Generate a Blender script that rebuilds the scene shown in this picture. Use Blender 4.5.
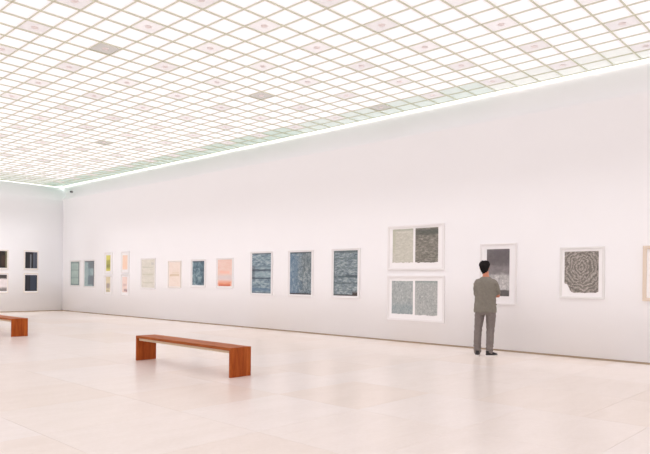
import bpy, bmesh, math, random
from mathutils import Vector, Matrix

for o in list(bpy.data.objects):
    bpy.data.objects.remove(o)
scene = bpy.context.scene
col = scene.collection
random.seed(7)

# ------------------------------------------------------------------ camera, light, exposure
PSI = 0.8214                       # viewing azimuth, clockwise from +Y
EYE = 1.36
cam_d = bpy.data.cameras.new('camera')
cam = bpy.data.objects.new('camera', cam_d)
col.objects.link(cam)
cam_d.sensor_width = 36.0
cam_d.lens = 616.5 / 650 * 36
cam_d.shift_y = (281.15 - 227) / 650
cam_d.clip_end = 200
cam.matrix_world = (Matrix.Translation((0, 0, EYE)) @ Matrix.Rotation(-PSI, 4, 'Z')
                    @ Matrix.Rotation(math.pi / 2, 4, 'X') @ Matrix.Rotation(0.010836, 4, 'Z'))
scene.camera = cam

world = bpy.data.worlds.new('world')
scene.world = world
world.use_nodes = True
world.node_tree.nodes['Background'].inputs[0].default_value = (1, 0.97, 0.97, 1)
world.node_tree.nodes['Background'].inputs[1].default_value = 0.5

CEILING_GLOW = 0.92                # scales the glow of the luminous ceiling panels
SPOT_POWER = 58.0                  # each spotlight added to lift the picture wall and end wall
GLOW_TINT = (1.0, 0.93, 0.99)

scene.view_settings.view_transform = 'Standard'
scene.view_settings.look = 'None'
scene.view_settings.gamma = 1.0
scene.view_settings.use_curve_mapping = False
scene.view_settings.exposure = 0.70
try:
    scene.cycles.max_bounces = 16
    scene.cycles.diffuse_bounces = 12
except Exception:
    pass

# room dimensions (metres): X to the picture wall, Y along it, Z up
XR, XL = 11.42, -7.0
YB, YF = 25.65, -10.0
ZC = 5.390                         # underside of the ceiling grid
COVE = 0.60                        # how far the wall leans out under the ceiling
COVE_B = 1.60                      # the same on the end wall
ZS = 4.70                          # height where the wall starts to lean out


# ------------------------------------------------------------------ helpers
def mesh_obj(name, bm, mat, parent=None, smooth=False):
    me = bpy.data.meshes.new(name)
    bmesh.ops.recalc_face_normals(bm, faces=bm.faces[:])
    bm.to_mesh(me)
    bm.free()
    if mat:
        me.materials.append(mat)
    if smooth:
        for p in me.polygons:
            p.use_smooth = True
    o = bpy.data.objects.new(name, me)
    col.objects.link(o)
    if parent:
        o.parent = parent
    return o


def inst(name, me, parent=None, loc=(0, 0, 0)):
    o = bpy.data.objects.new(name, me)
    col.objects.link(o)
    o.location = loc
    if parent:
        o.parent = parent
    return o


def empty(name, loc, rz=0.0):
    o = bpy.data.objects.new(name, None)
    col.objects.link(o)
    o.empty_display_size = 0.1
    o.location = loc
    o.rotation_euler = (0, 0, rz)
    return o


def tag(o, label=None, cat=None, group=None, kind=None):
    if label:
        o['label'] = label
    if cat:
        o['category'] = cat
    if group:
        o['group'] = group
    if kind:
        o['kind'] = kind
    return o


def box(bm, x0, x1, y0, y1, z0, z1):
    v = [bm.verts.new((x, y, z)) for z in (z0, z1) for y in (y0, y1) for x in (x0, x1)]
    for f in ((0, 1, 3, 2), (4, 6, 7, 5), (0, 4, 5, 1), (2, 3, 7, 6), (0, 2, 6, 4), (1, 5, 7, 3)):
        bm.faces.new([v[i] for i in f])
    return v


def bevelled_box(x0, x1, y0, y1, z0, z1, r, seg=2):
    bm = bmesh.new()
    box(bm, x0, x1, y0, y1, z0, z1)
    bmesh.ops.bevel(bm, geom=bm.edges[:], offset=r, segments=seg, affect='EDGES', profile=0.5)
    return bm


def principled(name, rgb, rough=0.6, spec=0.5):
    m = bpy.data.materials.new(name)
    m.use_nodes = True
    b = m.node_tree.nodes['Principled BSDF']
    b.inputs['Base Color'].default_value = (*rgb, 1)
    b.inputs['Roughness'].default_value = rough
    b.inputs['Specular IOR Level'].default_value = spec
    return m, m.node_tree, b


def lin(r, g, b):
    def f(c):
        c /= 255.0
        return c / 12.92 if c <= 0.04045 else ((c + 0.055) / 1.055) ** 2.4
    return (f(r), f(g), f(b))


def ramp(nt, stops):
    n = nt.nodes.new('ShaderNodeValToRGB')
    e = n.color_ramp.elements
    while len(e) < len(stops):
        e.new(0.5)
    for el, (p, c) in zip(e, stops):
        el.position = p
        el.color = (*c, 1)
    return n


def noise(nt, vec, scale, detail=4, rough=0.55, dist=0.0):
    n = nt.nodes.new('ShaderNodeTexNoise')
    n.inputs['Scale'].default_value = scale
    n.inputs['Detail'].default_value = detail
    n.inputs['Roughness'].default_value = rough
    n.inputs['Distortion'].default_value = dist
    if vec:
        nt.links.new(vec, n.inputs['Vector'])
    return n


def mix(nt, fac, a, b, mode='MIX'):
    n = nt.nodes.new('ShaderNodeMix')
    n.data_type = 'RGBA'
    n.blend_type = mode
    for sock, v in ((n.inputs['Factor'], fac), (n.inputs[6], a), (n.inputs[7], b)):
        if hasattr(v, 'links'):
            nt.links.new(v, sock)
        elif isinstance(v, (tuple, list)):
            sock.default_value = (*v, 1)
        else:
            sock.default_value = v
    return n.outputs[2]


def math_node(nt, op, a, b=None):
    n = nt.nodes.new('ShaderNodeMath')
    n.operation = op
    for i, v in ((0, a), (1, b)):
        if v is None:
            continue
        if hasattr(v, 'links'):
            nt.links.new(v, n.inputs[i])
        else:
            n.inputs[i].default_value = v
    return n.outputs[0]


def bump(nt, bsdf, height, strength, dist=0.002):
    n = nt.nodes.new('ShaderNodeBump')
    n.inputs['Strength'].default_value = strength
    n.inputs['Distance'].default_value = dist
    nt.links.new(height, n.inputs['Height'])
    nt.links.new(n.outputs[0], bsdf.inputs['Normal'])


# ------------------------------------------------------------------ materials of the setting
def wall_material():
    m, nt, b = principled('white_plaster', (0.92, 0.91, 0.92), 0.85, 0.2)
    tc = nt.nodes.new('ShaderNodeTexCoord')
    n1 = noise(nt, tc.outputs['Object'], 1.3, 4)
    r = ramp(nt, [(0.35, (0.93, 0.94, 0.955)), (0.65, (0.94, 0.95, 0.965))])
    nt.links.new(n1.outputs[0], r.inputs[0])
    nt.links.new(r.outputs[0], b.inputs['Base Color'])
    n2 = noise(nt, tc.outputs['Object'], 60, 5)
    bump(nt, b, n2.outputs[0], 0.15, 0.002)
    return m


def stone_material():
    m, nt, b = principled('polished_pale_stone', (0.8, 0.72, 0.66), 0.22, 0.5)
    tc = nt.nodes.new('ShaderNodeTexCoord')
    oi = nt.nodes.new('ShaderNodeObjectInfo')
    add = nt.nodes.new('ShaderNodeVectorMath')
    add.operation = 'ADD'
    geo = nt.nodes.new('ShaderNodeNewGeometry')
    nt.links.new(geo.outputs['Position'], add.inputs[0])
    cmb = nt.nodes.new('ShaderNodeCombineXYZ')
    nt.links.new(math_node(nt, 'MULTIPLY', oi.outputs['Random'], 37.0), cmb.inputs[0])
    nt.links.new(math_node(nt, 'MULTIPLY', oi.outputs['Random'], 91.0), cmb.inputs[1])
    nt.links.new(cmb.outputs[0], add.inputs[1])
    tone = ramp(nt, [(0.0, STONE[0]), (0.5, STONE[1]), (1.0, STONE[2])])
    nt.links.new(oi.outputs['Random'], tone.inputs[0])
    mp = nt.nodes.new('ShaderNodeMapping')
    mp.inputs['Scale'].default_value = (1.0, 2.6, 1.0)
    nt.links.new(add.outputs[0], mp.inputs[0])
    n1 = noise(nt, mp.outputs[0], 1.6, 7, 0.62, 0.6)
    r1 = ramp(nt, [(0.3, (0.96, 0.955, 0.945)), (0.62, (1.0, 1.0, 1.0))])
    nt.links.new(n1.outputs[0], r1.inputs[0])
    c = mix(nt, 1.0, tone.outputs[0], r1.outputs[0], 'MULTIPLY')
    n2 = noise(nt, add.outputs[0], 22, 6, 0.7)
    r2 = ramp(nt, [(0.35, (0.975, 0.97, 0.96)), (0.6, (1.0, 1.0, 1.0))])
    nt.links.new(n2.outputs[0], r2.inputs[0])
    c = mix(nt, 1.0, c, r2.outputs[0], 'MULTIPLY')
    nt.links.new(c, b.inputs['Base Color'])
    b.inputs['Roughness'].default_value = 0.27
    return m


STONE = ((0.895, 0.81, 0.735), (0.915, 0.85, 0.795), (0.925, 0.87, 0.83))
M_WALL = wall_material()
M_STONE = stone_material()
M_JOINT, _, _ = principled('stone_joint', (0.72, 0.64, 0.57), 0.9)
M_BASE, _, _ = principled('bronze_shadow_gap', (0.40, 0.32, 0.23), 0.7)
M_RUNNER, _, _ = principled('olive_grey_grid_runner', (0.72, 0.74, 0.60), 0.6)
M_CROSS, _, _ = principled('pale_grey_grid_cross_bar', (0.73, 0.74, 0.62), 0.6)
M_BACK, _, _ = principled('ceiling_void', (0.6, 0.6, 0.6), 0.9)


def panel_material(name, tint, glow):
    m, nt, b = principled(name, (0.36, 0.36, 0.36), 0.5)
    tc = nt.nodes.new('ShaderNodeTexCoord')
    n = noise(nt, tc.outputs['Object'], 5.0, 3)
    r = ramp(nt, [(0.3, tuple(c * 0.95 for c in tint)), (0.7, tint)])
    nt.links.new(n.outputs[0], r.inputs[0])
    nt.links.new(r.outputs[0], b.inputs['Emission Color'])
    b.inputs['Emission Strength'].default_value = glow * CEILING_GLOW
    return m


M_PANEL = [panel_material('lit_panel', GLOW_TINT, 0.62),
           panel_material('lit_panel_cool', (0.985, 0.93, 1.02), 0.60),
           panel_material('lit_panel_warm', (1.0, 0.925, 0.95), 0.59)]
M_DIM = [panel_material('dim_panel', (1.0, 0.91, 0.92), 0.39),
         panel_material('dim_panel_soft', (1.0, 0.92, 0.93), 0.43)]
M_OFF = panel_material('unlit_panel', (0.92, 0.86, 0.80), 0.23)
M_RIM = panel_material('shaded_panel_rim', (1.0, 0.92, 0.95), 0.50)   # soft edge shading of lit panels, put in as a weaker glow
M_GREEN = [panel_material('edge_panel_grey', (0.97, 0.97, 0.93), 0.42),
           panel_material('edge_panel_sage', (0.88, 0.98, 0.92), 0.37),
           panel_material('edge_panel_green', (0.78, 0.98, 0.87), 0.32)]


# ------------------------------------------------------------------ floor of stone slabs
bm = bmesh.new()
box(bm, XL - 0.3, XR + 0.3, YF - 0.3, YB + 0.3, -0.15, -0.004)
floor = tag(mesh_obj('floor', bm, M_JOINT), 'polished pale pinkish stone floor laid in large slabs', kind='structure')
SX, SY, GAP = 1.39, 1.23, 0.0012
xs = 2.26 - SX * 7
slab_meshes = {}
k = 0
while xs < XR + 0.1:
    x0, x1 = max(xs, XL - 0.1), min(xs + SX, XR + 0.1)
    off = 0.615 if (k % 2 == 1 or xs > 6.2) and not (2.2 < xs < 6.2) else 0.0
    y = 4.2 + off - SY * 13
    while y < YB + 0.1:
        y0, y1 = max(y, YF - 0.1), min(y + SY, YB + 0.1)
        if x1 - x0 > 0.02 and y1 - y0 > 0.02:
            key = (round(x1 - x0, 3), round(y1 - y0, 3))
            if key not in slab_meshes:
                b2 = bmesh.new()
                w, d = (x1 - x0) / 2 - GAP, (y1 - y0) / 2 - GAP
                box(b2, -w, w, -d, d, -0.03, 0)
                me = bpy.data.meshes.new('stone_slab')
                bmesh.ops.recalc_face_normals(b2, faces=b2.faces[:])
                b2.to_mesh(me)
                b2.free()
                me.materials.append(M_STONE)
                slab_meshes[key] = me
            inst('stone_slab', slab_meshes[key], floor, ((x0 + x1) / 2, (y0 + y1) / 2, 0))
        y += SY
    xs += SX
    k += 1


# ------------------------------------------------------------------ walls with leaning cove, shadow-gap base
levels = [0.035, 1.5, 3.2, 4.3]
levels += [4.3 + (ZC - 4.3) * t / 24 for t in range(1, 25)] + [ZC + 0.12]


def lean(z):
    t = max(0.0, min(1.0, (z - ZS + 0.03) / (ZC - ZS + 0.03)))
    return COVE * t ** 0.68


def lean_back(z):
    return COVE_B * max(0.0, min(1.0, (z - 4.3) / (ZC - 4.3))) ** 2.2


prof = [(z, lean(z), lean_back(z)) for z in levels]


def ring(z, o, ob):
    return [(XL - o, YF - o, z), (XR + o, YF - o, z), (XR + o, YB + ob, z), (XL - o, YB + ob, z)]


def wall(name, i, j, label):
    bm = bmesh.new()
    inner = []
    for z, o, ob in prof:
        r = ring(z, o, ob)
        inner.append((bm.verts.new(r[i]), bm.verts.new(r[j])))
    r0, r1 = ring(0.035, 0.8, 1.85), ring(ZC + 0.12, 0.8, 1.85)
    outer = [(bm.verts.new(r0[i]), bm.verts.new(r0[j])), (bm.verts.new(r1[i]), bm.verts.new(r1[j]))]
    for a, b in zip(inner, inner[1:]):
        f = bm.faces.new((a[0], a[1], b[1], b[0]))
        f.smooth = True
    bm.faces.new((outer[0][0], outer[0][1], outer[1][1], outer[1][0]))
    bm.faces.new((inner[0][0], inner[0][1], outer[0][1], outer[0][0]))
    bm.faces.new((inner[-1][0], inner[-1][1], outer[1][1], outer[1][0]))
    bm.faces.new([v[0] for v in inner] + [outer[1][0], outer[0][0]])
    bm.faces.new([v[1] for v in inner] + [outer[1][1], outer[0][1]])
    o = mesh_obj(name, bm, M_WALL)
    return tag(o, label, kind='structure')


wall('wall_right', 1, 2, 'long white picture wall with a leaning cove under the ceiling')
wall('wall_back', 2, 3, 'white end wall at the far end of the gallery')
wall('wall_left', 3, 0, 'long white gallery wall facing the picture wall')
wall('wall_front', 0, 1, 'white end wall behind the viewer')


def skirting(name, x0, x1, y0, y1):
    bm = bmesh.new()
    box(bm, x0, x1, y0, y1, -0.002, 0.036)
    tag(mesh_obj(name, bm, M_BASE), 'thin recessed brown shadow gap along the wall foot', kind='structure')


skirting('baseboard_right', XR + 0.012, XR + 0.06, YF, YB + 0.06)
skirting('baseboard_back', XL, XR + 0.012, YB + 0.012, YB + 0.06)
skirting('baseboard_left', XL - 0.06, XL - 0.012, YF, YB + 0.012)
skirting('baseboard_front', XL, XR, YF - 0.06, YF - 0.012)

# ------------------------------------------------------------------ luminous grid ceiling
PX, PY = 0.4033, 0.4716
GX0, GY0 = -0.1706, 0.1034
bm = bmesh.new()
box(bm, XL - 0.78, XR + 0.78, YF - 0.78, YB + 1.83, ZC + 0.13, ZC + 0.25)
ceiling = tag(mesh_obj('ceiling', bm, M_BACK), 'luminous ceiling of white lit panels in a thin metal grid', kind='structure')

xe0, xe1 = XL - COVE, XR + COVE
ye0, ye1 = YF - COVE, YB + COVE_B
gx = [GX0 + PX * i for i in range(-22, 31) if xe0 + 0.15 < GX0 + PX * i < xe1 - 0.2]
ix0 = round((gx[0] - GX0) / PX)
gy = [GY0 + PY * i for i in range(-26, 66) if ye0 + 0.15 < GY0 + PY * i < ye1 - 0.15]
iy0 = round((gy[0] - GY0) / PY)

bm = bmesh.new()
box(bm, xe0 + 0.01, xe1 - 0.082, -0.010, 0.010, 0, 0.06)
me_run = bpy.data.meshes.new('grid_runner')
bm.to_mesh(me_run); bm.free(); me_run.materials.append(M_RUNNER)
for y in gy:
    inst('grid_runner', me_run, ceiling, (0, y, ZC))
bm = bmesh.new()
box(bm, -0.009, 0.009, ye0 + 0.01, ye1 - 0.082, 0, 0.05)
me_cross = bpy.data.meshes.new('grid_cross_bar')
bm.to_mesh(me_cross); bm.free(); me_cross.materials.append(M_CROSS)
for x in gx:
    inst('grid_cross_bar', me_cross, ceiling, (x, 0, ZC + 0.004))

SLOT = 0.08                        # perimeter light slot between the last panels and the wall
xb = [xe0] + gx + [xe1 - SLOT]
yb = [ye0] + gy + [ye1 - SLOT]
fwd = Vector((math.sin(PSI), math.cos(PSI), 0))
rgt = Vector((math.cos(PSI), -math.sin(PSI), 0))


def in_view(x, y):
    d = Vector((x, y, 0))
    w = d.dot(fwd)
    if w < 1:
        return False
    u, v = 616.5 * d.dot(rgt) / w, 616.5 * (ZC - EYE) / w
    return abs(u) < 335 and v < 288


OFF_TILES = {(13, 21), (22, 21), (22, 36), (28, 18)}
tiles = []
for a in range(len(xb) - 1):
    for b in range(len(yb) - 1):
        i, j = ix0 - 1 + a, iy0 - 1 + b
        cx, cy = (xb[a] + xb[a + 1]) / 2, (yb[b] + yb[b + 1]) / 2
        sx, sy = xb[a + 1] - xb[a] - 0.014, yb[b + 1] - yb[b] - 0.022
        fit = False
        if (i, j) in OFF_TILES:
            mat, fit = M_OFF, True
        elif i >= 28:
            lvl = 0 if cy < 6 else (1 if cy < 12 else 2)
            if i % 3 == 1 and j % 3 == 0:
                mat, fit = M_DIM[0], True
            else:
                mat = M_GREEN[lvl]
        elif i % 3 == 1 and j % 3 == 0:
            mat, fit = M_DIM[random.random() < 0.5], True
        elif cy > YB - 0.5 and i > 14:
            mat = M_GREEN[0]
        else:
            mat = random.choices(M_PANEL, (6, 2, 2))[0]
        tiles.append((math.hypot(cx, cy) if in_view(cx, cy) else 1e6 + math.hypot(cx, cy),
                      cx, cy, sx, sy, mat, fit))
tiles.sort(key=lambda t: t[0])
ZT = ZC + 0.022
tile_meshes = {}


def tile_bm(bm, cx, cy, sx, sy, z):
    """shallow pan: rim plus a slightly sagging diffuser"""
    hx, hy = sx / 2, sy / 2
    lo = [bm.verts.new((cx + u * hx * 0.74, cy + v * hy * 0.74, z - 0.006)) for u, v in ((-1, -1), (1, -1), (1, 1), (-1, 1))]
    mid = [bm.verts.new((cx + u * hx, cy + v * hy, z)) for u, v in ((-1, -1), (1, -1), (1, 1), (-1, 1))]
    up = [bm.verts.new((cx + u * hx, cy + v * hy, z + 0.015)) for u, v in ((-1, -1), (1, -1), (1, 1), (-1, 1))]
    fs = [bm.faces.new(lo[::-1]), bm.faces.new(up)]
    for q, r in ((lo, mid), (mid, up)):
        for k in range(4):
            fs.append(bm.faces.new((q[k], q[(k + 1) % 4], r[(k + 1) % 4], r[k])))
    return fs


M_FIT, _, _ = principled('pinkish_grey_fitting', (0.92, 0.86, 0.87), 0.5)
bm = bmesh.new()
bmesh.ops.create_cone(bm, cap_ends=True, segments=14, radius1=0.045, radius2=0.06, depth=0.014)
me_fit = bpy.data.meshes.new('recessed_fitting')
bm.to_mesh(me_fit); bm.free(); me_fit.materials.append(M_FIT)

rest = bmesh.new()
rest_mats = M_PANEL + M_DIM + [M_OFF] + M_GREEN + [M_RIM]
rest_fit = bmesh.new()
for n, (d, cx, cy, sx, sy, mat, fit) in enumerate(tiles):
    if n < 300:
        key = (round(sx, 3), round(sy, 3), mat.name)
        if key not in tile_meshes:
            b2 = bmesh.new()
            rim = M_RIM if mat in M_PANEL else mat
            for q, f in enumerate(tile_bm(b2, 0, 0, sx, sy, 0)):
                f.material_index = 1 if 2 <= q < 6 else 0
            bmesh.ops.recalc_face_normals(b2, faces=b2.faces[:])
            me = bpy.data.meshes.new('ceiling_panel')
            b2.to_mesh(me); b2.free()
            me.materials.append(mat)
            me.materials.append(rim)
            tile_meshes[key] = me
        t = inst('ceiling_panel', tile_meshes[key], ceiling, (cx, cy, ZT))
        if fit:
            inst('recessed_fitting', me_fit, t, (0, 0, -0.012))
    else:
        rim = M_RIM if mat in M_PANEL else mat
        for q, f in enumerate(tile_bm(rest, cx, cy, sx, sy, ZT)):
            f.material_index = rest_mats.index(rim if 2 <= q < 6 else mat)
        if fit:
            bmesh.ops.create_cone(rest_fit, cap_ends=True, segments=10, radius1=0.045, radius2=0.06, depth=0.014,
                                  matrix=Matrix.Translation((cx, cy, ZT - 0.012)))
o = mesh_obj('ceiling_panels', rest, None, ceiling)
for m in rest_mats:
    o.data.materials.append(m)
tag(o, kind='stuff')
tag(mesh_obj('recessed_fittings', rest_fit, M_FIT, ceiling), kind='stuff')

# fluorescent tubes in the slot round the panels wash the cove; a trim bar hides them
M_TUBE, _nt, _b = principled('fluorescent_tube', (0.8, 0.8, 0.8), 0.5)
_b.inputs['Emission Color'].default_value = (1.0, 0.95, 0.97, 1)
_b.inputs['Emission Strength'].default_value = 3.2
for x0, x1, y0, y1 in ((xe1 - 0.055, xe1 - 0.025, ye0, ye1 - 0.02), (xe0, xe1 - 0.02, ye1 - 0.055, ye1 - 0.025)):
    bm = bmesh.new()
    box(bm, x0, x1, y0, y1, ZC + 0.05, ZC + 0.08)
    mesh_obj('slot_tube', bm, M_TUBE, ceiling)
for x0, x1, y0, y1 in ((xe1 - 0.080, xe1 - 0.074, ye0, ye1 - 0.08), (xe0, xe1 - 0.08, ye1 - 0.080, ye1 - 0.074)):
    bm = bmesh.new()
    box(bm, x0, x1, y0, y1, ZC, ZC + 0.08)
    mesh_obj('edge_trim', bm, M_CROSS, ceiling)


# spotlights added under ceiling fittings to brighten the lower walls
def spotlight(x, y, target, power=1.0, cone=62):
    ld = bpy.data.lights.new('added_spotlight', 'SPOT')
    ld.energy = SPOT_POWER * power
    ld.color = (1.0, 0.95, 0.99)
    ld.spot_size = math.radians(cone)
    ld.spot_blend = 1.0
    ld.shadow_soft_size = 0.12
    lo = bpy.data.objects.new('added_spotlight', ld)
    col.objects.link(lo)
    lo.location = (x, y, ZT - 0.045)
    lo.rotation_euler = (Vector(target) - lo.location).to_track_quat('-Z', 'Y').to_euler()
    lo.parent = ceiling


for j in range(-18, 47, 3):
    y = GY0 + PY * (j + 0.5)
    spotlight(GX0 + PX * 22.5, y, (XR, y, 0.45))
for i in range(-14, 26, 3):
    x = GX0 + PX * (i + 0.5)
    spotlight(x, GY0 + PY * 48.5, (x, YB, 0.7), 1.5, 72)


# ------------------------------------------------------------------ artworks
def art(name, stops, scale=(6, 1, 6), detail=6, rough=0.65, dist=0.4, blocks=(), grain=0.0, kind='noise', glossy=0.5):
    """procedural print: a stretched noise through a ramp, then soft-edged blocks of flat colour
    blocks: (u0, u1, v0, v1, colour, opacity, softness)"""
    m, nt, b = principled(name, (0.5, 0.5, 0.5), glossy, 0.3)
    tc = nt.nodes.new('ShaderNodeTexCoord')
    gen = tc.outputs['Generated']
    sep = nt.nodes.new('ShaderNodeSeparateXYZ')
    nt.links.new(gen, sep.inputs[0])
    U, V = sep.outputs[0], sep.outputs[2]
    mp = nt.nodes.new('ShaderNodeMapping')
    mp.inputs['Scale'].default_value = scale
    mp.inputs['Location'].default_value = (hash_loc(name), 0.3, hash_loc(name[::-1]))
    nt.links.new(gen, mp.inputs[0])
    fac = noise(nt, mp.outputs[0], 1.0, detail, rough, dist).outputs[0]
    if kind == 'loops':
        # concentric strokes around a point above the centre
        du = math_node(nt, 'SUBTRACT', U, 0.5)
        dv = math_node(nt, 'MULTIPLY', math_node(nt, 'SUBTRACT', V, 0.62), 1.15)
        rad = math_node(nt, 'SQRT', math_node(nt, 'ADD', math_node(nt, 'MULTIPLY', du, du),
                                              math_node(nt, 'MULTIPLY', dv, dv)))
        wob = math_node(nt, 'MULTIPLY', fac, 0.34)
        s = math_node(nt, 'SINE', math_node(nt, 'MULTIPLY', math_node(nt, 'ADD', rad, wob), 66.0))
        n2 = noise(nt, mp.outputs[0], 5.0, 4, 0.7).outputs[0]
        fac = math_node(nt, 'ADD', math_node(nt, 'MULTIPLY', s, 0.17), n2)
    r = ramp(nt, stops)
    nt.links.new(fac, r.inputs[0])
    c = r.outputs[0]
    wn = noise(nt, mp.outputs[0], 0.8, 2).outputs[0]
    for bl in blocks:
        u0, u1, v0, v1, colr, op, soft = bl
        mk = None
        for sock, lo, hi in ((U, u0, u1), (V, v0, v1)):
            jit = math_node(nt, 'ADD', sock, math_node(nt, 'MULTIPLY', math_node(nt, 'SUBTRACT', wn, 0.5), soft * 2))
            for edge, sgn in ((lo, 1), (hi, -1)):
                if edge <= 0 and sgn == 1 or edge >= 1 and sgn == -1:
                    continue
                mr = nt.nodes.new('ShaderNodeMapRange')
                mr.interpolation_type = 'SMOOTHSTEP'
                nt.links.new(jit, mr.inputs[0])
                mr.inputs[1].default_value = edge - soft
                mr.inputs[2].default_value = edge + soft
                mr.inputs[3].default_value = 0.0 if sgn == 1 else 1.0
                mr.inputs[4].default_value = 1.0 if sgn == 1 else 0.0
                mk = mr.outputs[0] if mk is None else math_node(nt, 'MULTIPLY', mk, mr.outputs[0])
        mk = math_node(nt, 'MULTIPLY', mk, op) if mk is not None else op
        c = mix(nt, mk, c, ink(colr))
    if grain:
        g = noise(nt, gen, 60, 3, 0.8).outputs[0]
        gr = ramp(nt, [(0.3, (1 - grain,) * 3), (0.7, (1, 1, 1))])
        nt.links.new(g, gr.inputs[0])
        c = mix(nt, 1.0, c, gr.outputs[0], 'MULTIPLY')
    nt.links.new(c, b.inputs['Base Color'])
    return m


def ink(c):
    return tuple(min(0.93, v * 1.12 + 0.012) for v in lin(*c))


def hash_loc(s):
    return sum((i + 1) * ord(ch) for i, ch in enumerate(s)) % 97 / 7.0


def sr(*stops):
    return [(p, ink(c)) for p, c in stops]


M_FRAME, _, _ = principled('pale_frame', (0.84, 0.83, 0.83), 0.5)
M_FRAME_C, _, _ = principled('cream_wood_frame', lin(228, 213, 196), 0.5)
M_FRAME_G, _, _ = principled('grey_frame', (0.80, 0.80, 0.79), 0.5)
M_FRAME_B, _, _ = principled('beige_frame', (0.82, 0.77, 0.71), 0.5)
M_MAT, _, _ = principled('white_mat_board', (0.90, 0.90, 0.91), 0.8, 0.2)
M_MATW, _, _ = principled('bright_mat_board', (0.94, 0.94, 0.945), 0.8, 0.2)


def picture(wall_side, u0, u1, z0, z1, prints, label, frame=M_FRAME, matm=M_MAT, fw=0.022, depth=0.035,
            group=None, name='framed_picture'):
    """u runs along the wall as the viewer reads it (left to right); prints: (u0,u1,z0,z1,material[,outline])"""
    if wall_side == 'r':       # wall X = XR, reading direction is -Y
        root = empty(name, (XR, (u0 + u1) / 2, z0), -math.pi / 2)
        uc, sg = (u0 + u1) / 2, -1
    else:
        root = empty(name, ((u0 + u1) / 2, YB, z0), 0)
        uc, sg = (u0 + u1) / 2, 1
    # local: x to the right, -y out of the wall, z up
    tag(root, label, 'picture', group)
    w, h = abs(u1 - u0), z1 - z0
    bm = bmesh.new()
    x0, x1 = -w / 2, w / 2
    prof_ = [(0, 0), (0, -depth), (fw * 0.35, -depth - 0.003), (fw, -depth + 0.002), (fw, -0.006)]
    rings = []
    for ins, y in prof_:
        rings.append([bm.verts.new((a, y, c)) for a, c in ((x0 + ins, ins), (x1 - ins, ins), (x1 - ins, h - ins), (x0 + ins, h - ins))])
    for q, r in zip(rings, rings[1:]):
        for k in range(4):
            bm.faces.new((q[k], q[(k + 1) % 4], r[(k + 1) % 4], r[k]))
    mesh_obj('frame', bm, frame, root)
    bm = bmesh.new()
    box(bm, x0 + fw * 0.6, x1 - fw * 0.6, -0.016, -0.004, fw * 0.6, h - fw * 0.6)
    mesh_obj('mat', bm, matm, root)
    for p in prints:
        a, b = sorted((sg * (p[0] - uc), sg * (p[1] - uc)))
        c, d = p[2] - z0, p[3] - z0
        if len(p) > 5:
            bm = bmesh.new()
            lo = [bm.verts.new((a + (b - a) * u, -0.0205, c + (d - c) * v)) for u, v in p[5]]
            hi = [bm.verts.new((a + (b - a) * u, -0.0155, c + (d - c) * v)) for u, v in p[5]]
            bm.faces.new(lo)
            bm.faces.new(hi[::-1])
            for k in range(len(lo)):
                bm.faces.new((lo[k], lo[(k + 1) % len(lo)], hi[(k + 1) % len(lo)], hi[k]))
        else:
            bm = bmesh.new()
            box(bm, a, b, -0.0205, -0.0155, c, d)
        mesh_obj('print', bm, p[4], root)
    return root


# end wall, two pairs
A_P1U = art('print_black_brown', sr((0.3, (24, 20, 18)), (0.7, (40, 32, 28))), (2, 1, 2), blocks=[
    (0.86, 1.1, 0.0, 1.0, (120, 118, 92), 0.8, 0.04), (0.55, 0.85, 0.1, 0.75, (62, 44, 34), 0.8, 0.06)])
A_P1L = art('print_black_white_diagonal', sr((0.3, (212, 206, 206)), (0.7, (232, 226, 226))), (2, 1, 2), blocks=[
    (0, 1, 0.74, 1.1, (34, 30, 30), 0.95, 0.06), (0, 1, -0.1, 0.22, (112, 108, 106), 0.9, 0.10)])
A_P2U = art('print_black_grey_stripes', sr((0.3, (26, 26, 30)), (0.7, (38, 38, 44))), (2, 1, 2), blocks=[
    (0.66, 0.96, 0.0, 1.0, (86, 92, 106), 0.85, 0.03), (0.40, 0.50, 0.0, 0.85, (124, 126, 134), 0.8, 0.03),
    (0.80, 0.87, 0.0, 1.0, (52, 56, 68), 0.8, 0.02)])
A_P2L = art('print_navy_slate', sr((0.3, (26, 28, 34)), (0.7, (36, 38, 46))), (2, 1, 2), blocks=[
    (0.42, 0.93, 0.04, 1.0, (52, 60, 76), 0.9, 0.04), (0.20, 0.3, 0.0, 1.0, (50, 50, 56), 0.6, 0.04)])
FB = dict(frame=M_FRAME_B, fw=0.035)
picture('e', 8.71, 9.26, 1.690, 2.455, [(8.76, 9.21, 1.745, 2.40, A_P1U)],
        'almost black print in a beige frame, hung above the black, white and grey print', **FB)
picture('e', 8.71, 9.26, 0.755, 1.545, [(8.76, 9.21, 0.835, 1.475, A_P1L)],
        'print with black, white and grey bands on the end wall, below an almost black one', **FB)
picture('e', 9.85, 10.41, 1.700, 2.470, [(9.90, 10.37, 1.750, 2.405, A_P2U)],
        'black print with upright grey stripes, upper of the pair nearer the room corner', **FB)
picture('e', 9.85, 10.41, 0.753, 1.560, [(9.90, 10.37, 0.834, 1.480, A_P2L)],
        'black and dark slate blue print, lower of the pair nearer the room corner', **FB)

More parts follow.
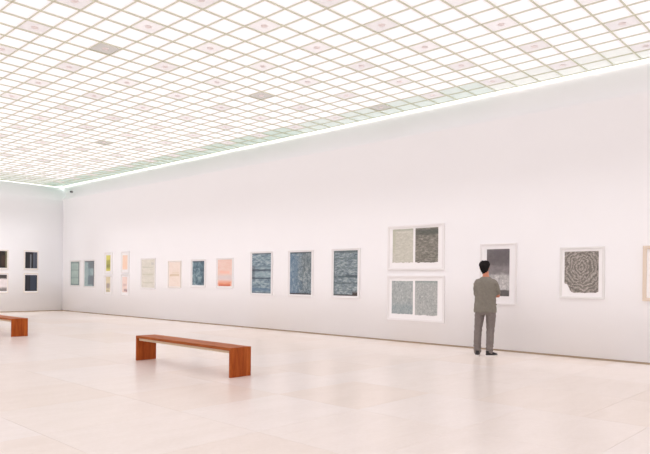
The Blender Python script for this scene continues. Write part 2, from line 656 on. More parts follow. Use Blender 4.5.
# picture wall, from the far corner on
A_A = art('print_pale_teal_grid', sr((0.3, (146, 168, 164)), (0.7, (170, 189, 182))), (3, 1, 5), blocks=[
    (0, 1, 0.62, 0.66, (128, 148, 146), 0.8, 0.02), (0, 1, 0.30, 0.34, (128, 148, 146), 0.7, 0.02),
    (0.88, 1, 0, 1, (122, 138, 137), 0.9, 0.03), (0, 0.1, 0, 1, (112, 134, 132), 0.7, 0.03),
    (0, 1, 0.93, 1, (118, 134, 130), 0.8, 0.02), (0, 1, 0, 0.06, (112, 130, 128), 0.9, 0.02)])
A_B = art('print_teal_dark_blocks', sr((0.3, (132, 156, 160)), (0.7, (166, 185, 186))), (3, 1, 5), blocks=[
    (0.40, 1, 0.70, 0.95, (108, 114, 119), 0.85, 0.04), (0.40, 1, 0.05, 0.42, (104, 110, 118), 0.8, 0.05),
    (0.42, 0.62, 0.1, 0.9, (110, 132, 142), 0.5, 0.04), (0, 1, 0.95, 1, (92, 98, 102), 0.9, 0.02),
    (0.92, 1, 0, 1, (84, 92, 98), 0.8, 0.03)])
FG = dict(frame=M_FRAME_G, fw=0.03)
picture('r', 24.91, 24.03, 1.035, 2.09, [(24.85, 24.09, 1.085, 2.04, A_A)],
        'pale teal print with faint grid lines, beside the room corner', **FG)
picture('r', 23.70, 22.80, 1.02, 2.10, [(23.64, 22.86, 1.065, 2.05, A_B)],
        'teal print with dark grey blocks, between the pale teal print and the yellow one', **FG)
A_CU = art('print_yellow_olive', sr((0.3, (196, 194, 92)), (0.7, (216, 212, 120))), (2, 1, 2), blocks=[
    (0.05, 0.95, 0.15, 0.70, (146, 146, 78), 0.75, 0.08), (0.1, 0.9, 0.25, 0.42, (124, 124, 76), 0.6, 0.05)])
A_CL = art('print_beige_violet_grey', sr((0.3, (206, 196, 160)), (0.7, (222, 212, 186))), (3, 1, 5), blocks=[
    (0.1, 0.9, 0.24, 0.58, (150, 140, 140), 0.8, 0.08), (0.1, 0.9, 0.02, 0.14, (168, 164, 140), 0.8, 0.05)])
A_DU = art('print_peach', sr((0.3, (240, 200, 176)), (0.7, (244, 212, 194))), (2, 1, 3))
A_DL = art('print_pale_pink_brown', sr((0.3, (222, 200, 190)), (0.7, (232, 214, 206))), (2, 1, 4), blocks=[
    (0.3, 1, 0.04, 0.2, (150, 122, 128), 0.8, 0.07), (0.2, 0.9, 0.42, 0.56, (200, 178, 174), 0.8, 0.06)])
picture('r', 22.01, 21.44, 1.545, 2.35, [(21.89, 21.58, 1.655, 2.245, A_CU)],
        'small yellow and olive print in a pale frame, above a beige one', fw=0.03)
picture('r', 22.01, 21.44, 0.77, 1.485, [(21.89, 21.58, 0.865, 1.435, A_CL)],
        'small beige print with a grey blotch, below the yellow one', fw=0.03)
picture('r', 20.77, 20.21, 1.58, 2.355, [(20.68, 20.34, 1.705, 2.22, A_DU)],
        'small peach coloured print in a pale frame, upper of its pair', fw=0.03)
picture('r', 20.77, 20.21, 0.765, 1.525, [(20.68, 20.34, 0.878, 1.438, A_DL)],
        'small pale pink print with brown marks, below the peach one', fw=0.03)

A_E = art('print_pale_sage', sr((0.3, (204, 203, 192)), (0.7, (220, 218, 208))), (3, 1, 14), blocks=[
    (0.1, 0.9, 0.70, 0.74, (192, 194, 180), 0.8, 0.02), (0.1, 0.9, 0.44, 0.50, (194, 194, 176), 0.8, 0.03),
    (0.1, 0.9, 0.16, 0.20, (196, 196, 180), 0.7, 0.02), (0.75, 0.95, 0.80, 0.9, (190, 192, 186), 0.8, 0.03)])
A_F = art('print_pale_beige', sr((0.3, (226, 212, 200)), (0.7, (234, 222, 212))), (2, 1, 6), blocks=[
    (0.08, 0.92, 0.42, 0.50, (206, 188, 160), 0.85, 0.03), (0.3, 0.9, 0.54, 0.58, (216, 200, 178), 0.7, 0.03)])
A_G = art('print_deep_teal', sr((0.36, (66, 90, 106)), (0.5, (102, 130, 142)), (0.64, (160, 182, 187))), (3, 1, 4.5), blocks=[
    (0, 1, 0.95, 1, (70, 80, 92), 0.8, 0.03), (0.86, 1, 0, 1, (62, 84, 98), 0.7, 0.05)], grain=0.2)
A_H = art('print_salmon_orange', sr((0.3, (224, 190, 176)), (0.7, (230, 206, 196))), (1.5, 1, 9), blocks=[
    (0.0, 1, 0.22, 0.42, (212, 202, 202), 0.8, 0.06), (0.15, 0.85, 0.48, 0.58, (234, 184, 164), 0.7, 0.04),
    (0.04, 0.96, 0.02, 0.15, (222, 124, 76), 0.9, 0.10), (0.1, 0.9, 0.0, 0.06, (188, 84, 46), 0.8, 0.03)])
picture('r', 19.41, 18.48, 1.025, 2.09, [(19.36, 18.53, 1.07, 2.045, A_E)],
        'pale sage green print with faint rows, in a light frame', fw=0.028)
picture('r', 17.70, 16.97, 1.09, 1.97, [(17.65, 17.02, 1.13, 1.93, A_F)],
        'pale beige print with a tan band across its middle', frame=M_FRAME_B)
picture('r', 16.41, 15.64, 1.13, 2.00, [(16.33, 15.72, 1.19, 1.945, A_G)],
        'small deep teal mottled print, between the beige and the salmon one', fw=0.026)
picture('r', 15.09, 14.30, 1.12, 2.02, [(15.03, 14.355, 1.18, 1.97, A_H)],
        'salmon pink print with a strong orange strip at the bottom', fw=0.026)

A_I = art('print_steel_blue_bands', sr((0.34, (88, 110, 126)), (0.5, (132, 154, 164)), (0.66, (176, 192, 198))), (5, 1, 26), 5, 0.6, 0.3, blocks=[
    (0, 1, 0.40, 0.66, (158, 180, 186), 0.45, 0.03), (0, 1, 0.55, 0.60, (52, 70, 86), 0.9, 0.025),
    (0, 1, 0.35, 0.395, (64, 84, 98), 0.9, 0.02), (0, 1, 0.65, 0.68, (84, 106, 120), 0.7, 0.02),
    (0, 0.16, 0.34, 0.68, (58, 66, 80), 0.55, 0.05), (0, 1, 0.06, 0.13, (92, 120, 144), 0.8, 0.02),
    (0, 1, 0.97, 1, (78, 94, 104), 0.9, 0.01), (0, 1, 0.0, 0.02, (84, 100, 112), 0.9, 0.01)], grain=0.2)
A_J = art('print_blue_grey_flecks', sr((0.36, (74, 90, 102)), (0.5, (120, 138, 146)), (0.64, (184, 191, 191))), (8, 1, 10), 6, 0.75, 1.2, blocks=[
    (0, 0.40, 0, 1, (98, 138, 172), 0.40, 0.25), (0, 1, 0.0, 0.03, (64, 58, 62), 0.95, 0.012),
    (0, 1, 0.97, 1, (76, 86, 92), 0.9, 0.01), (0.55, 1, 0.5, 1, (98, 108, 106), 0.3, 0.1)], grain=0.3)
A_K = art('print_grey_teal_rows', sr((0.36, (88, 104, 114)), (0.5, (130, 146, 152)), (0.64, (178, 189, 192))), (7, 1, 28), 6, 0.7, 0.5, blocks=[
    (0, 1, 0.95, 1, (90, 104, 106), 0.8, 0.02), (0, 1, 0.80, 0.84, (88, 110, 114), 0.6, 0.02),
    (0, 1, 0.60, 0.63, (92, 112, 116), 0.5, 0.02), (0, 1, 0.40, 0.445, (76, 96, 102), 0.75, 0.02),
    (0.5, 1, 0.42, 0.46, (58, 72, 80), 0.7, 0.02), (0, 1, 0.26, 0.295, (74, 94, 100), 0.75, 0.02),
    (0, 1, 0, 0.025, (66, 60, 58), 0.95, 0.012), (0.80, 1, 0, 0.09, (68, 60, 56), 0.95, 0.03),
    (0, 0.05, 0, 1, (92, 108, 110), 0.6, 0.02)], grain=0.25)
picture('r', 13.51, 12.58, 0.955, 2.17, [(13.44, 12.65, 1.005, 2.12, A_I)],
        'tall steel blue print with dark horizontal bands', fw=0.026)
picture('r', 11.955, 11.03, 0.955, 2.165, [(11.885, 11.10, 1.005, 2.115, A_J)],
        'tall blue and grey flecked print with a dark lower edge', fw=0.026)
picture('r', 10.38, 9.465, 0.945, 2.165, [(10.315, 9.545, 1.01, 2.115, A_K)],
        'tall grey teal print of fine rows with a dark lower corner', fw=0.026)

A_LU1 = art('print_pale_grey_green', sr((0.34, (184, 184, 172)), (0.52, (200, 200, 188)), (0.68, (214, 212, 203))), (7, 1, 24), 6, 0.7, 0.5, blocks=[
    (0, 1, 0.95, 1, (166, 170, 154), 0.7, 0.02), (0, 0.14, 0.3, 1, (178, 184, 160), 0.5, 0.06)], grain=0.15)
A_LU2 = art('print_dark_grey_lines', sr((0.32, (92, 91, 84)), (0.52, (138, 136, 127)), (0.70, (184, 180, 170))), (6, 1, 26), 6, 0.7, 0.5, blocks=[
    (0, 1, 0.80, 0.955, (84, 90, 84), 0.75, 0.03), (0, 1, 0.0, 0.02, (90, 88, 80), 0.6, 0.02)], grain=0.3)
A_LL1 = art('print_grey_teal_flecks', sr((0.36, (140, 149, 150)), (0.52, (172, 180, 179)), (0.66, (206, 209, 206))), (10, 1, 12), 6, 0.8, 1.0, blocks=[
    (0, 1, 0.0, 0.3, (130, 152, 160), 0.35, 0.1)], grain=0.2)
A_LL2 = art('print_grey_teal_scribble', sr((0.36, (142, 149, 149)), (0.52, (176, 181, 179)), (0.66, (210, 212, 208))), (8, 1, 10), 6, 0.75, 2.2, blocks=[
    (0, 1, 0.94, 1, (128, 146, 140), 0.5, 0.03)], grain=0.2)


def ragged(seed, amp=0.025, n=16, side=False):
    rnd = random.Random(seed)
    pts = [(i / n, (rnd.random() - 0.5) * amp) for i in range(n + 1)]
    pts += [(1, 1), (0, 1)]
    return pts


picture('r', 8.635, 7.125, 1.625, 2.635, [(8.50, 7.935, 1.80, 2.555, A_LU1, ragged(1)), (7.875, 7.285, 1.795, 2.555, A_LU2, ragged(2))],
        'wide framed pair of prints, one pale and one dark grey, hung above another wide pair', fw=0.05, matm=M_MATW)
picture('r', 8.635, 7.11, 0.485, 1.505, [(8.51, 7.93, 0.64, 1.385, A_LL1, ragged(3, 0.015)), (7.87, 7.29, 0.635, 1.39, A_LL2, ragged(4))],
        'wide framed pair of grey teal prints, hung below another wide pair', fw=0.05, matm=M_MATW)

A_M = art('print_brush_dark_and_pale', sr((0.38, (172, 172, 172)), (0.52, (208, 207, 206)), (0.64, (234, 232, 230))), (6, 1, 13), 6, 0.7, 0.4, blocks=[
    (0, 1, 0.46, 1.1, (118, 112, 114), 0.78, 0.05), (0, 1, 0.66, 0.96, (88, 82, 86), 0.6, 0.09),
    (0.3, 1, 0.90, 1.1, (112, 106, 110), 0.7, 0.05), (0, 1, -0.1, 0.13, (98, 96, 94), 0.95, 0.015)], grain=0.5)
picture('r', 6.275, 5.48, 0.93, 2.155, [(6.125, 5.635, 1.10, 2.04, A_M)],
        'print dark above and pale grey below, on the wall in front of the standing person', fw=0.035)
A_N = art('print_looping_strokes', sr((0.22, (96, 93, 87)), (0.5, (138, 133, 126)), (0.80, (190, 183, 176))), (5, 1, 6), 5, 0.6, 0.4,
          kind='loops', grain=0.2)
notch = [(0.30, 0.0), (0.45, 0.012), (0.6, 0.0), (0.75, 0.015), (0.93, 0.01), (1, 0.04), (1, 1), (0.0, 1), (0.0, 0.23),
         (0.08, 0.21), (0.13, 0.14), (0.17, 0.06), (0.22, 0.02)]
picture('r', 4.625, 3.825, 1.09, 2.035, [(4.54, 3.93, 1.195, 1.953, A_N, notch)],
        'grey print of dense looping strokes with one lower corner missing', frame=M_FRAME_G, fw=0.04, matm=M_MATW)
A_O = art('print_faint_cream', sr((0.3, (222, 214, 204)), (0.7, (232, 226, 218))), (3, 1, 4))
picture('r', 3.195, 2.43, 1.08, 2.02, [(3.00, 2.62, 1.30, 1.80, A_O)],
        'cream wood framed picture with a broad white mat, next after the looping strokes print',
        frame=M_FRAME_C, fw=0.055, depth=0.045, matm=M_MATW)


# ------------------------------------------------------------------ small dome camera high on the wall by the corner
M_DOME, _, _ = principled('dark_dome', (0.03, 0.03, 0.035), 0.15)
M_DBASE, _, _ = principled('grey_dome_base', (0.35, 0.34, 0.34), 0.5)
dc = tag(empty('dome_camera', (XR + 0.215, 25.32, 4.98), 0), 'tiny dark dome camera high on the picture wall by the corner', 'camera')
bm = bmesh.new()
bmesh.ops.create_cone(bm, cap_ends=True, segments=20, radius1=0.05, radius2=0.044, depth=0.07,
                      matrix=Matrix.Translation((-0.015, 0, 0)) @ Matrix.Rotation(-math.pi / 2, 4, 'Y'))
mesh_obj('mounting_base', bm, M_DBASE, dc)
bm = bmesh.new()
bmesh.ops.create_uvsphere(bm, u_segments=20, v_segments=12, radius=0.046, matrix=Matrix.Translation((-0.045, 0, 0)))
mesh_obj('dome', bm, M_DOME, dc, True)


# ------------------------------------------------------------------ benches
def wood(name, axis, c0, c1, c2):
    m, nt, b = principled(name, c1, 0.5, 0.14)
    tc = nt.nodes.new('ShaderNodeTexCoord')
    mp = nt.nodes.new('ShaderNodeMapping')
    mp.inputs['Scale'].default_value = {'y': (16, 0.9, 16), 'z': (14, 16, 1.4)}[axis]
    nt.links.new(tc.outputs['Object'], mp.inputs[0])
    n = noise(nt, mp.outputs[0], 1.0, 6, 0.6, 0.5)
    r = ramp(nt, [(0.28, c0), (0.5, c1), (0.72, c2)])
    nt.links.new(n.outputs[0], r.inputs[0])
    n2 = noise(nt, mp.outputs[0], 6.0, 3, 0.6)
    r2 = ramp(nt, [(0.35, (0.82, 0.8, 0.78)), (0.6, (1, 1, 1))])
    nt.links.new(n2.outputs[0], r2.inputs[0])
    nt.links.new(mix(nt, 1.0, r.outputs[0], r2.outputs[0], 'MULTIPLY'), b.inputs['Base Color'])
    bump(nt, b, n2.outputs[0], 0.1, 0.001)
    return m


M_SEAT = wood('reddish_brown_wood_long', 'y', lin(150, 76, 32), lin(178, 98, 48), lin(198, 120, 66))
M_END = wood('reddish_brown_wood_upright', 'z', lin(136, 62, 20), lin(170, 82, 32), lin(194, 106, 48))
M_RAIL, _, _ = principled('cream_rail', lin(222, 204, 176), 0.6)

BW, BL, BH, BT = 0.364, 2.565, 0.415, 0.04


def bench(loc, turn, label):
    root = tag(empty('gallery_bench', loc, turn), label, 'bench', 'wooden gallery benches')
    mesh_obj('seat', bevelled_box(-BW / 2, BW / 2, BT, BL - BT, BH - BT, BH, 0.003), M_SEAT, root)
    for y in (0, BL - BT):
        mesh_obj('end_panel', bevelled_box(-BW / 2, BW / 2, y, y + BT, 0, BH, 0.003), M_END, root)
    for s in (-1, 1):
        mesh_obj('support_rail', bevelled_box(s * 0.135 - 0.012, s * 0.135 + 0.012, BT, BL - BT, BH - BT - 0.042, BH - BT, 0.002), M_RAIL, root)
    return root


bench((5.562, 6.775, 0), -0.010, 'low reddish brown wooden bench standing nearer to the person')
bench((5.662, 14.93, 0), 0.0, 'low reddish brown wooden bench standing nearer to the end wall')


# ------------------------------------------------------------------ the standing person
def ellipse_loft(bm, rings, n=20, cap=True):
    """rings: (cx, cy, z, rx, ry)"""
    prev = None
    first = None
    for cx, cy, z, rx, ry in rings:
        cur = [bm.verts.new((cx + rx * math.cos(2 * math.pi * k / n), cy + ry * math.sin(2 * math.pi * k / n), z)) for k in range(n)]
        if prev:
            for k in range(n):
                bm.faces.new((prev[k], prev[(k + 1) % n], cur[(k + 1) % n], cur[k]))
        else:
            first = cur
        prev = cur
    if cap:
        bm.faces.new(first[::-1])
        bm.faces.new(prev)


def tube(bm, pts, radii, n=12, sub=4, flat=1.0, up=(0, 0, 1)):
    """round tube through points (Catmull-Rom), tapering radii, hemispherical-ish ends"""
    P = [Vector(p) for p in pts]
    path, rad = [], []
    for i in range(len(P) - 1):
        p0, p1, p2, p3 = P[max(i - 1, 0)], P[i], P[i + 1], P[min(i + 2, len(P) - 1)]
        for s in range(sub):
            t = s / sub
            path.append(0.5 * ((2 * p1) + (p2 - p0) * t + (2 * p0 - 5 * p1 + 4 * p2 - p3) * t * t + (3 * p1 - p0 - 3 * p2 + p3) * t ** 3))
            rad.append(radii[i] + (radii[i + 1] - radii[i]) * t)
    path.append(P[-1]); rad.append(radii[-1])
    d0 = (path[0] - path[1]).normalized(); d1 = (path[-1] - path[-2]).normalized()
    path = [path[0] + d0 * rad[0] * 0.75, path[0] + d0 * rad[0] * 0.45] + path + [path[-1] + d1 * rad[-1] * 0.45, path[-1] + d1 * rad[-1] * 0.75]
    rad = [rad[0] * 0.45, rad[0] * 0.85] + rad + [rad[-1] * 0.85, rad[-1] * 0.45]
    prev = None
    first = None
    for i, p in enumerate(path):
        d = (path[min(i + 1, len(path) - 1)] - path[max(i - 1, 0)]).normalized()
        ref = Vector(up)
        if abs(d.dot(ref)) > 0.93:
            ref = Vector((0, 1, 0))
        a = d.cross(ref).normalized()
        b = a.cross(d).normalized()
        cur = [bm.verts.new(p + a * (rad[i] * math.cos(2 * math.pi * k / n)) + b * (rad[i] * flat * math.sin(2 * math.pi * k / n))) for k in range(n)]
        if prev:
            for k in range(n):
                bm.faces.new((prev[k], prev[(k + 1) % n], cur[(k + 1) % n], cur[k]))
        else:
            first = cur
        prev = cur
    bm.faces.new(first[::-1])
    bm.faces.new(prev)


def blob(bm, c, r, seg=16, rot=None):
    m = Matrix.Translation(c)
    if rot:
        m = m @ rot
    bmesh.ops.create_uvsphere(bm, u_segments=seg, v_segments=seg // 2 + 2, radius=1.0, matrix=m @ Matrix.Diagonal((*r, 1)))


def fused(name, bm, mat, parent, voxel, smooth_it=4, displace=None):
    """one continuous surface grown over overlapping volumes"""
    o = mesh_obj(name, bm, mat)
    md = o.modifiers.new('r', 'REMESH')
    md.mode = 'VOXEL'
    md.voxel_size = voxel
    ms = o.modifiers.new('s', 'SMOOTH')
    ms.factor = 0.5
    ms.iterations = smooth_it
    bpy.context.view_layer.update()
    dg = bpy.context.evaluated_depsgraph_get()
    me = bpy.data.meshes.new_from_object(o.evaluated_get(dg))
    me.name = name
    bpy.data.objects.remove(o)
    if not me.materials:
        me.materials.append(mat)
    for p in me.polygons:
        p.use_smooth = True
    if displace:
        for v in me.vertices:
            v.co = displace(v.co, v.normal)
    n = bpy.data.objects.new(name, me)
    col.objects.link(n)
    n.parent = parent
    return n


def cloth(name, c0, c1, sc=26):
    m, nt, b = principled(name, c0, 0.9, 0.15)
    tc = nt.nodes.new('ShaderNodeTexCoord')
    n = noise(nt, tc.outputs['Object'], sc, 5, 0.7)
    r = ramp(nt, [(0.35, c0), (0.65, c1)])
    nt.links.new(n.outputs[0], r.inputs[0])
    nt.links.new(r.outputs[0], b.inputs['Base Color'])
    return m


M_SKIN, _, _bs = principled('skin', lin(196, 128, 100), 0.55)
M_SHIRT = cloth('grey_jersey', lin(126, 122, 113), lin(136, 132, 122))
M_TROUSER = cloth('grey_cotton_trousers', lin(122, 115, 112), lin(136, 129, 125), 40)
M_HAIR = cloth('black_hair', (0.008, 0.007, 0.007), (0.02, 0.018, 0.018), 60)
M_SHOE, _, _ = principled('black_shoe', (0.018, 0.017, 0.018), 0.5)
M_SOLE, _, _ = principled('white_sole', (0.78, 0.75, 0.73), 0.6)
M_EYE, _, _ = principled('eye_white', (0.75, 0.73, 0.7), 0.3)
M_IRIS, _, _ = principled('dark_iris', (0.02, 0.012, 0.008), 0.3)
M_LIP, _, _ = principled('lip', lin(150, 84, 74), 0.5)

FACING = PSI + math.radians(20)
person = tag(empty('person', (10.42, 5.615, 0), -FACING),
             'person in a grey shirt and grey trousers, arms folded, standing before a picture', 'person')

HC = (-0.030, 0.045)        # head centre in plan
# --- body: torso, neck, head, arms, hands with fingers, legs in one surface
bm = bmesh.new()
ellipse_loft(bm, [(0, 0, 0.86, 0.155, 0.10), (0, -0.005, 0.95, 0.165, 0.115), (0, 0, 1.08, 0.145, 0.10), (0, 0.005, 1.22, 0.16, 0.11),
                  (0, 0.0, 1.34, 0.165, 0.105), (0, -0.005, 1.41, 0.13, 0.08), (0, 0.0, 1.455, 0.075, 0.062), (-0.003, 0.008, 1.50, 0.056, 0.058),
                  (-0.006, 0.02, 1.545, 0.054, 0.057), (-0.008, 0.028, 1.58, 0.054, 0.058)])
hx, hy = HC
ellipse_loft(bm, [(hx, hy + 0.045, 1.532, 0.028, 0.03), (hx, hy + 0.035, 1.545, 0.045, 0.058), (hx, hy + 0.018, 1.575, 0.060, 0.084),
                  (hx, hy + 0.006, 1.61, 0.069, 0.093), (hx, hy, 1.65, 0.074, 0.097), (hx, hy - 0.004, 1.69, 0.076, 0.098),
                  (hx, hy - 0.006, 1.72, 0.070, 0.091), (hx, hy - 0.006, 1.743, 0.055, 0.072), (hx, hy - 0.006, 1.757, 0.030, 0.040)], 24)
# nose, brow, chin, ears
tube(bm, [(hx, hy + 0.094, 1.668), (hx, hy + 0.108, 1.64), (hx, hy + 0.116, 1.622)], [0.008, 0.011, 0.014], 10)
blob(bm, (hx - 0.010, hy + 0.102, 1.617), (0.010, 0.011, 0.009), 10)
blob(bm, (hx + 0.010, hy + 0.102, 1.617), (0.010, 0.011, 0.009), 10)
tube(bm, [(hx - 0.045, hy + 0.074, 1.675), (hx - 0.018, hy + 0.090, 1.678), (hx + 0.018, hy + 0.090, 1.678), (hx + 0.045, hy + 0.074, 1.675)],
     [0.008, 0.010, 0.010, 0.008], 10)
blob(bm, (hx, hy + 0.082, 1.553), (0.022, 0.016, 0.014), 12)
for s in (-1, 1):
    blob(bm, (hx + s * 0.077, hy - 0.006, 1.637), (0.011, 0.020, 0.032), 12, Matrix.Rotation(s * 0.35, 4, 'Z'))
# arms: folded across the chest, the left hand holding the right arm by the elbow
R_SH, R_EL, R_WR = (0.155, 0.0, 1.365), (0.208, 0.070, 1.130), (0.0, 0.235, 1.225)
L_SH, L_EL, L_WR = (-0.150, 0.0, 1.365), (-0.165, 0.100, 1.13), (0.10, 0.205, 1.115)
tube(bm, [(0.11, 0, 1.385), R_SH, (0.183, 0.025, 1.26), R_EL], [0.045, 0.047, 0.042, 0.040], 14)
tube(bm, [R_EL, (0.13, 0.185, 1.175), R_WR], [0.041, 0.040, 0.028], 14)
tube(bm, [(-0.11, 0, 1.385), L_SH, (-0.162, 0.03, 1.26), L_EL], [0.045, 0.047, 0.042, 0.040], 14)
tube(bm, [L_EL, (-0.05, 0.195, 1.11), L_WR], [0.041, 0.040, 0.028], 14)


def hand(bm, wrist, direction, palm_normal, curl, flip):
    """palm, four unequal fingers with knuckle bends, thumb leaving the side of the palm"""
    d = Vector(direction).normalized()
    nrm = Vector(palm_normal)
    nrm = (nrm - d * nrm.dot(d)).normalized()
    s = d.cross(nrm).normalized() * flip          # towards the thumb side
    w = Vector(wrist)
    tube(bm, [w, w + d * 0.045, w + d * 0.085], [0.028, 0.040, 0.039], 14, 4, 0.42, tuple(nrm))
    for off, ln in ((0.030, 0.072), (0.010, 0.080), (-0.011, 0.075), (-0.031, 0.058)):
        p = w + d * 0.08 + s * off
        ang, pts = 0.15, [p]
        for seg, add in ((0.42, 0.0), (0.32, curl), (0.26, curl * 0.9)):
            ang += add
            p = p + (d * math.cos(ang) + nrm * math.sin(ang)) * ln * seg
            pts.append(p)
        tube(bm, pts, [0.0095, 0.009, 0.0083, 0.0073], 8, 3)
    p = w + d * 0.022 + s * 0.026
    tube(bm, [p, p + s * 0.026 + d * 0.022 + nrm * 0.008, p + s * 0.034 + d * 0.050 + nrm * 0.016, p + s * 0.032 + d * 0.074 + nrm * 0.022],
         [0.013, 0.0115, 0.010, 0.008], 8, 3)


# right hand rests on the left upper arm, left hand wraps the right arm above the elbow
hand(bm, R_WR, (-0.95, -0.05, 0.25), (0, -1, 0), 0.35, 1)
hand(bm, (0.125, 0.192, 1.118), (0.92, -0.28, 0.12), (-0.25, -1, 0), 0.65, -1)
# legs down to the feet
LEGS = {-1: [(-0.085, 0.0, 0.90), (-0.115, 0.015, 0.70), (-0.132, 0.02, 0.50), (-0.138, 0.0, 0.30), (-0.138, -0.015, 0.09)],
        1: [(0.085, 0.0, 0.90), (0.095, 0.02, 0.70), (0.090, 0.025, 0.50), (0.084, 0.0, 0.30), (0.078, -0.015, 0.09)]}
for s in (-1, 1):
    tube(bm, LEGS[s], [0.088, 0.076, 0.055, 0.05, 0.036], 16)
    a = Vector(LEGS[s][-1])
    tube(bm, [a + Vector((0, -0.01, -0.035)), a + Vector((0.0 if s < 0 else 0.058, 0.06 if s > 0 else 0.08, -0.05)), a + Vector((0.0 if s < 0 else 0.108, 0.105 if s > 0 else 0.15, -0.062))],
         [0.036, 0.034, 0.022], 12)
fused('body', bm, M_SKIN, person, 0.0065, 3)
# eyes and mouth
for s in (-1, 1):
    bm = bmesh.new()
    blob(bm, (hx + s * 0.031, hy + 0.080, 1.654), (0.013, 0.008, 0.0065), 12)
    e = mesh_obj('eye', bm, M_EYE, person, True)
    bm = bmesh.new()
    blob(bm, (hx + s * 0.031, hy + 0.0865, 1.654), (0.0055, 0.003, 0.0055), 10)
    mesh_obj('iris', bm, M_IRIS, e, True)
bm = bmesh.new()
tube(bm, [(hx - 0.024, hy + 0.088, 1.588), (hx, hy + 0.100, 1.590), (hx + 0.024, hy + 0.088, 1.588)], [0.004, 0.0075, 0.004], 8)
mesh_obj('mouth', bm, M_LIP, person, True)

# --- hair: short, full at the crown, tapering to the nape
bm = bmesh.new()
ellipse_loft(bm, [(hx + 0.006, hy - 0.040, 1.528, 0.040, 0.036), (hx + 0.004, hy - 0.042, 1.56, 0.054, 0.050), (hx, hy - 0.040, 1.59, 0.068, 0.060), (hx, hy - 0.030, 1.625, 0.079, 0.074),
                  (hx, hy - 0.020, 1.66, 0.091, 0.089), (hx, hy - 0.010, 1.69, 0.101, 0.103), (hx, hy - 0.004, 1.72, 0.098, 0.104),
                  (hx, hy - 0.006, 1.75, 0.080, 0.092), (hx, hy - 0.01, 1.775, 0.052, 0.062)], 24)


def hair_disp(c, n):
    a = math.sin(c.x * 140 + c.z * 60) * math.sin(c.y * 120 - c.z * 90) + math.sin(c.z * 210 + c.x * 90)
    return c + n * (0.0028 * a)


fused('hair', bm, M_HAIR, person, 0.008, 3, hair_disp)

# --- shirt: loose, elbow-length sleeves
bm = bmesh.new()
ellipse_loft(bm, [(0.0, 0.0, 0.815, 0.205, 0.146), (0.0, 0.0, 0.86, 0.206, 0.147), (0.0, 0.0, 0.95, 0.196, 0.140), (0.0, 0.004, 1.08, 0.192, 0.136),
                  (0, 0.006, 1.20, 0.194, 0.138), (0, 0.002, 1.30, 0.196, 0.136), (0, -0.004, 1.37, 0.184, 0.122), (0, -0.006, 1.42, 0.148, 0.102),
                  (0, -0.002, 1.450, 0.104, 0.084), (-0.002, 0.002, 1.474, 0.074, 0.072)], 28)
tube(bm, [(0.10, 0, 1.375), (0.152, 0.0, 1.355), (0.184, 0.025, 1.26), (0.203, 0.050, 1.20), (0.207, 0.058, 1.175)], [0.066, 0.070, 0.064, 0.060, 0.058], 16)
tube(bm, [(-0.10, 0, 1.375), (-0.148, 0.0, 1.355), (-0.163, 0.03, 1.26), (-0.166, 0.07, 1.18), (-0.166, 0.095, 1.14)], [0.066, 0.070, 0.064, 0.060, 0.058], 16)


def shirt_disp(c, n):
    t = max(0.0, min(1.0, (1.38 - c.z) / 0.4))
    a = math.atan2(c.y, c.x)
    w = 0.008 * t * math.sin(a * 7 + c.z * 4 + 0.6) + 0.004 * t * math.sin(a * 13 - c.z * 9)
    w += 0.004 * math.sin(c.z * 46 + c.x * 22) * max(0, 1 - abs(c.z - 0.98) / 0.2)
    w += 0.003 * math.sin((c.x * 0.8 + c.z) * 60) * (1 if abs(c.x) > 0.17 and c.z > 1.1 else 0)
    return c + n * w


fused('shirt', bm, M_SHIRT, person, 0.0085, 5, shirt_disp)

# --- trousers: straight legs, gathered at the shoe
bm = bmesh.new()
ellipse_loft(bm, [(0, 0, 0.775, 0.168, 0.112), (0, -0.004, 0.82, 0.180, 0.120), (0, -0.004, 0.88, 0.180, 0.120), (0, 0, 0.96, 0.17, 0.118), (0, 0, 0.99, 0.165, 0.112)], 24)
TR = {-1: [(-0.092, 0.0, 0.86), (-0.110, 0.012, 0.72), (-0.131, 0.018, 0.52), (-0.138, 0.0, 0.32), (-0.140, -0.008, 0.14), (-0.138, -0.005, 0.085)],
      1: [(0.092, 0.0, 0.86), (0.097, 0.014, 0.72), (0.092, 0.02, 0.52), (0.086, 0.002, 0.32), (0.078, -0.006, 0.14), (0.078, 0.0, 0.085)]}
for s in (-1, 1):
    tube(bm, TR[s], [0.096, 0.088, 0.075, 0.068, 0.066, 0.069], 18)


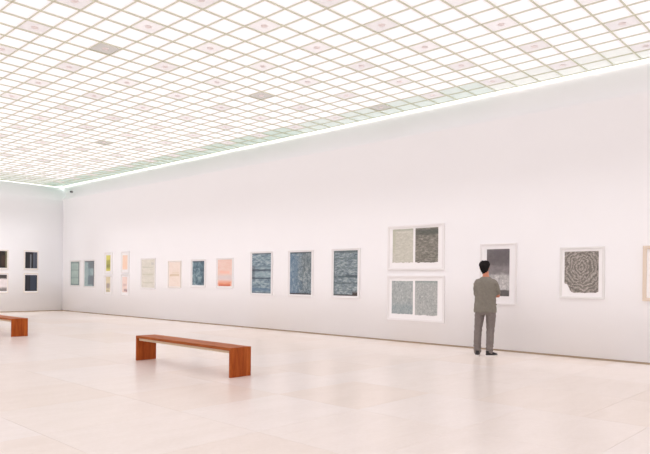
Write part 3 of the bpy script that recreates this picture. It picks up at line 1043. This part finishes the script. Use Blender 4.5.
def trouser_disp(c, n):
    w = 0.006 * math.sin(c.z * 95 + c.x * 18 + c.y * 25) * max(0.0, 1 - abs(c.z - 0.14) / 0.16)
    w += 0.004 * math.sin(c.z * 60 + c.x * 30) * max(0.0, 1 - abs(c.z - 0.50) / 0.14)
    w += 0.004 * math.sin((c.z - abs(c.x)) * 70) * max(0.0, 1 - abs(c.z - 0.76) / 0.12)
    w += 0.003 * math.sin(math.atan2(c.y, abs(c.x) - 0.1) * 5 + c.z * 8)
    return c + n * w


fused('trousers', bm, M_TROUSER, person, 0.0085, 4, trouser_disp)


# --- shoes
def shoe(ankle, yaw):
    bm = bmesh.new()
    ellipse_loft(bm, [(0, 0.055, 0.022, 0.046, 0.135), (0, 0.055, 0.045, 0.046, 0.135), (0, 0.035, 0.062, 0.043, 0.110),
                      (0, 0.005, 0.085, 0.040, 0.076), (0, -0.012, 0.105, 0.040, 0.054)], 24)
    o = fused('shoe', bm, M_SHOE, person, 0.007, 2)
    o.location = (ankle[0], ankle[1], 0)
    o.rotation_euler = (0, 0, yaw)
    bm = bmesh.new()
    n = 32
    top, bot = [], []
    for k in range(n):
        a = 2 * math.pi * k / n
        wy = math.sin(a)
        wx = 0.049 * (1.06 if wy > 0 else 0.88)
        p = (wx * math.cos(a), 0.055 + 0.142 * wy)
        bot.append(bm.verts.new((*p, 0.0)))
        top.append(bm.verts.new((p[0] * 0.97, p[1], 0.026)))
    bm.faces.new(bot[::-1]); bm.faces.new(top)
    for k in range(n):
        bm.faces.new((bot[k], bot[(k + 1) % n], top[(k + 1) % n], top[k]))
    mesh_obj('sole', bm, M_SOLE, o)
    bm = bmesh.new()
    for i in range(4):
        y, z = 0.062 + i * 0.022, 0.0775 - i * 0.0055
        tube(bm, [(-0.018, y, z - 0.004), (0, y, z + 0.002), (0.018, y, z - 0.004)], [0.003, 0.003, 0.003], 6, 3)
    mesh_obj('laces', bm, M_SOLE, o)


shoe((-0.138, -0.02), 0.10)
shoe((0.078, -0.02), -0.80)
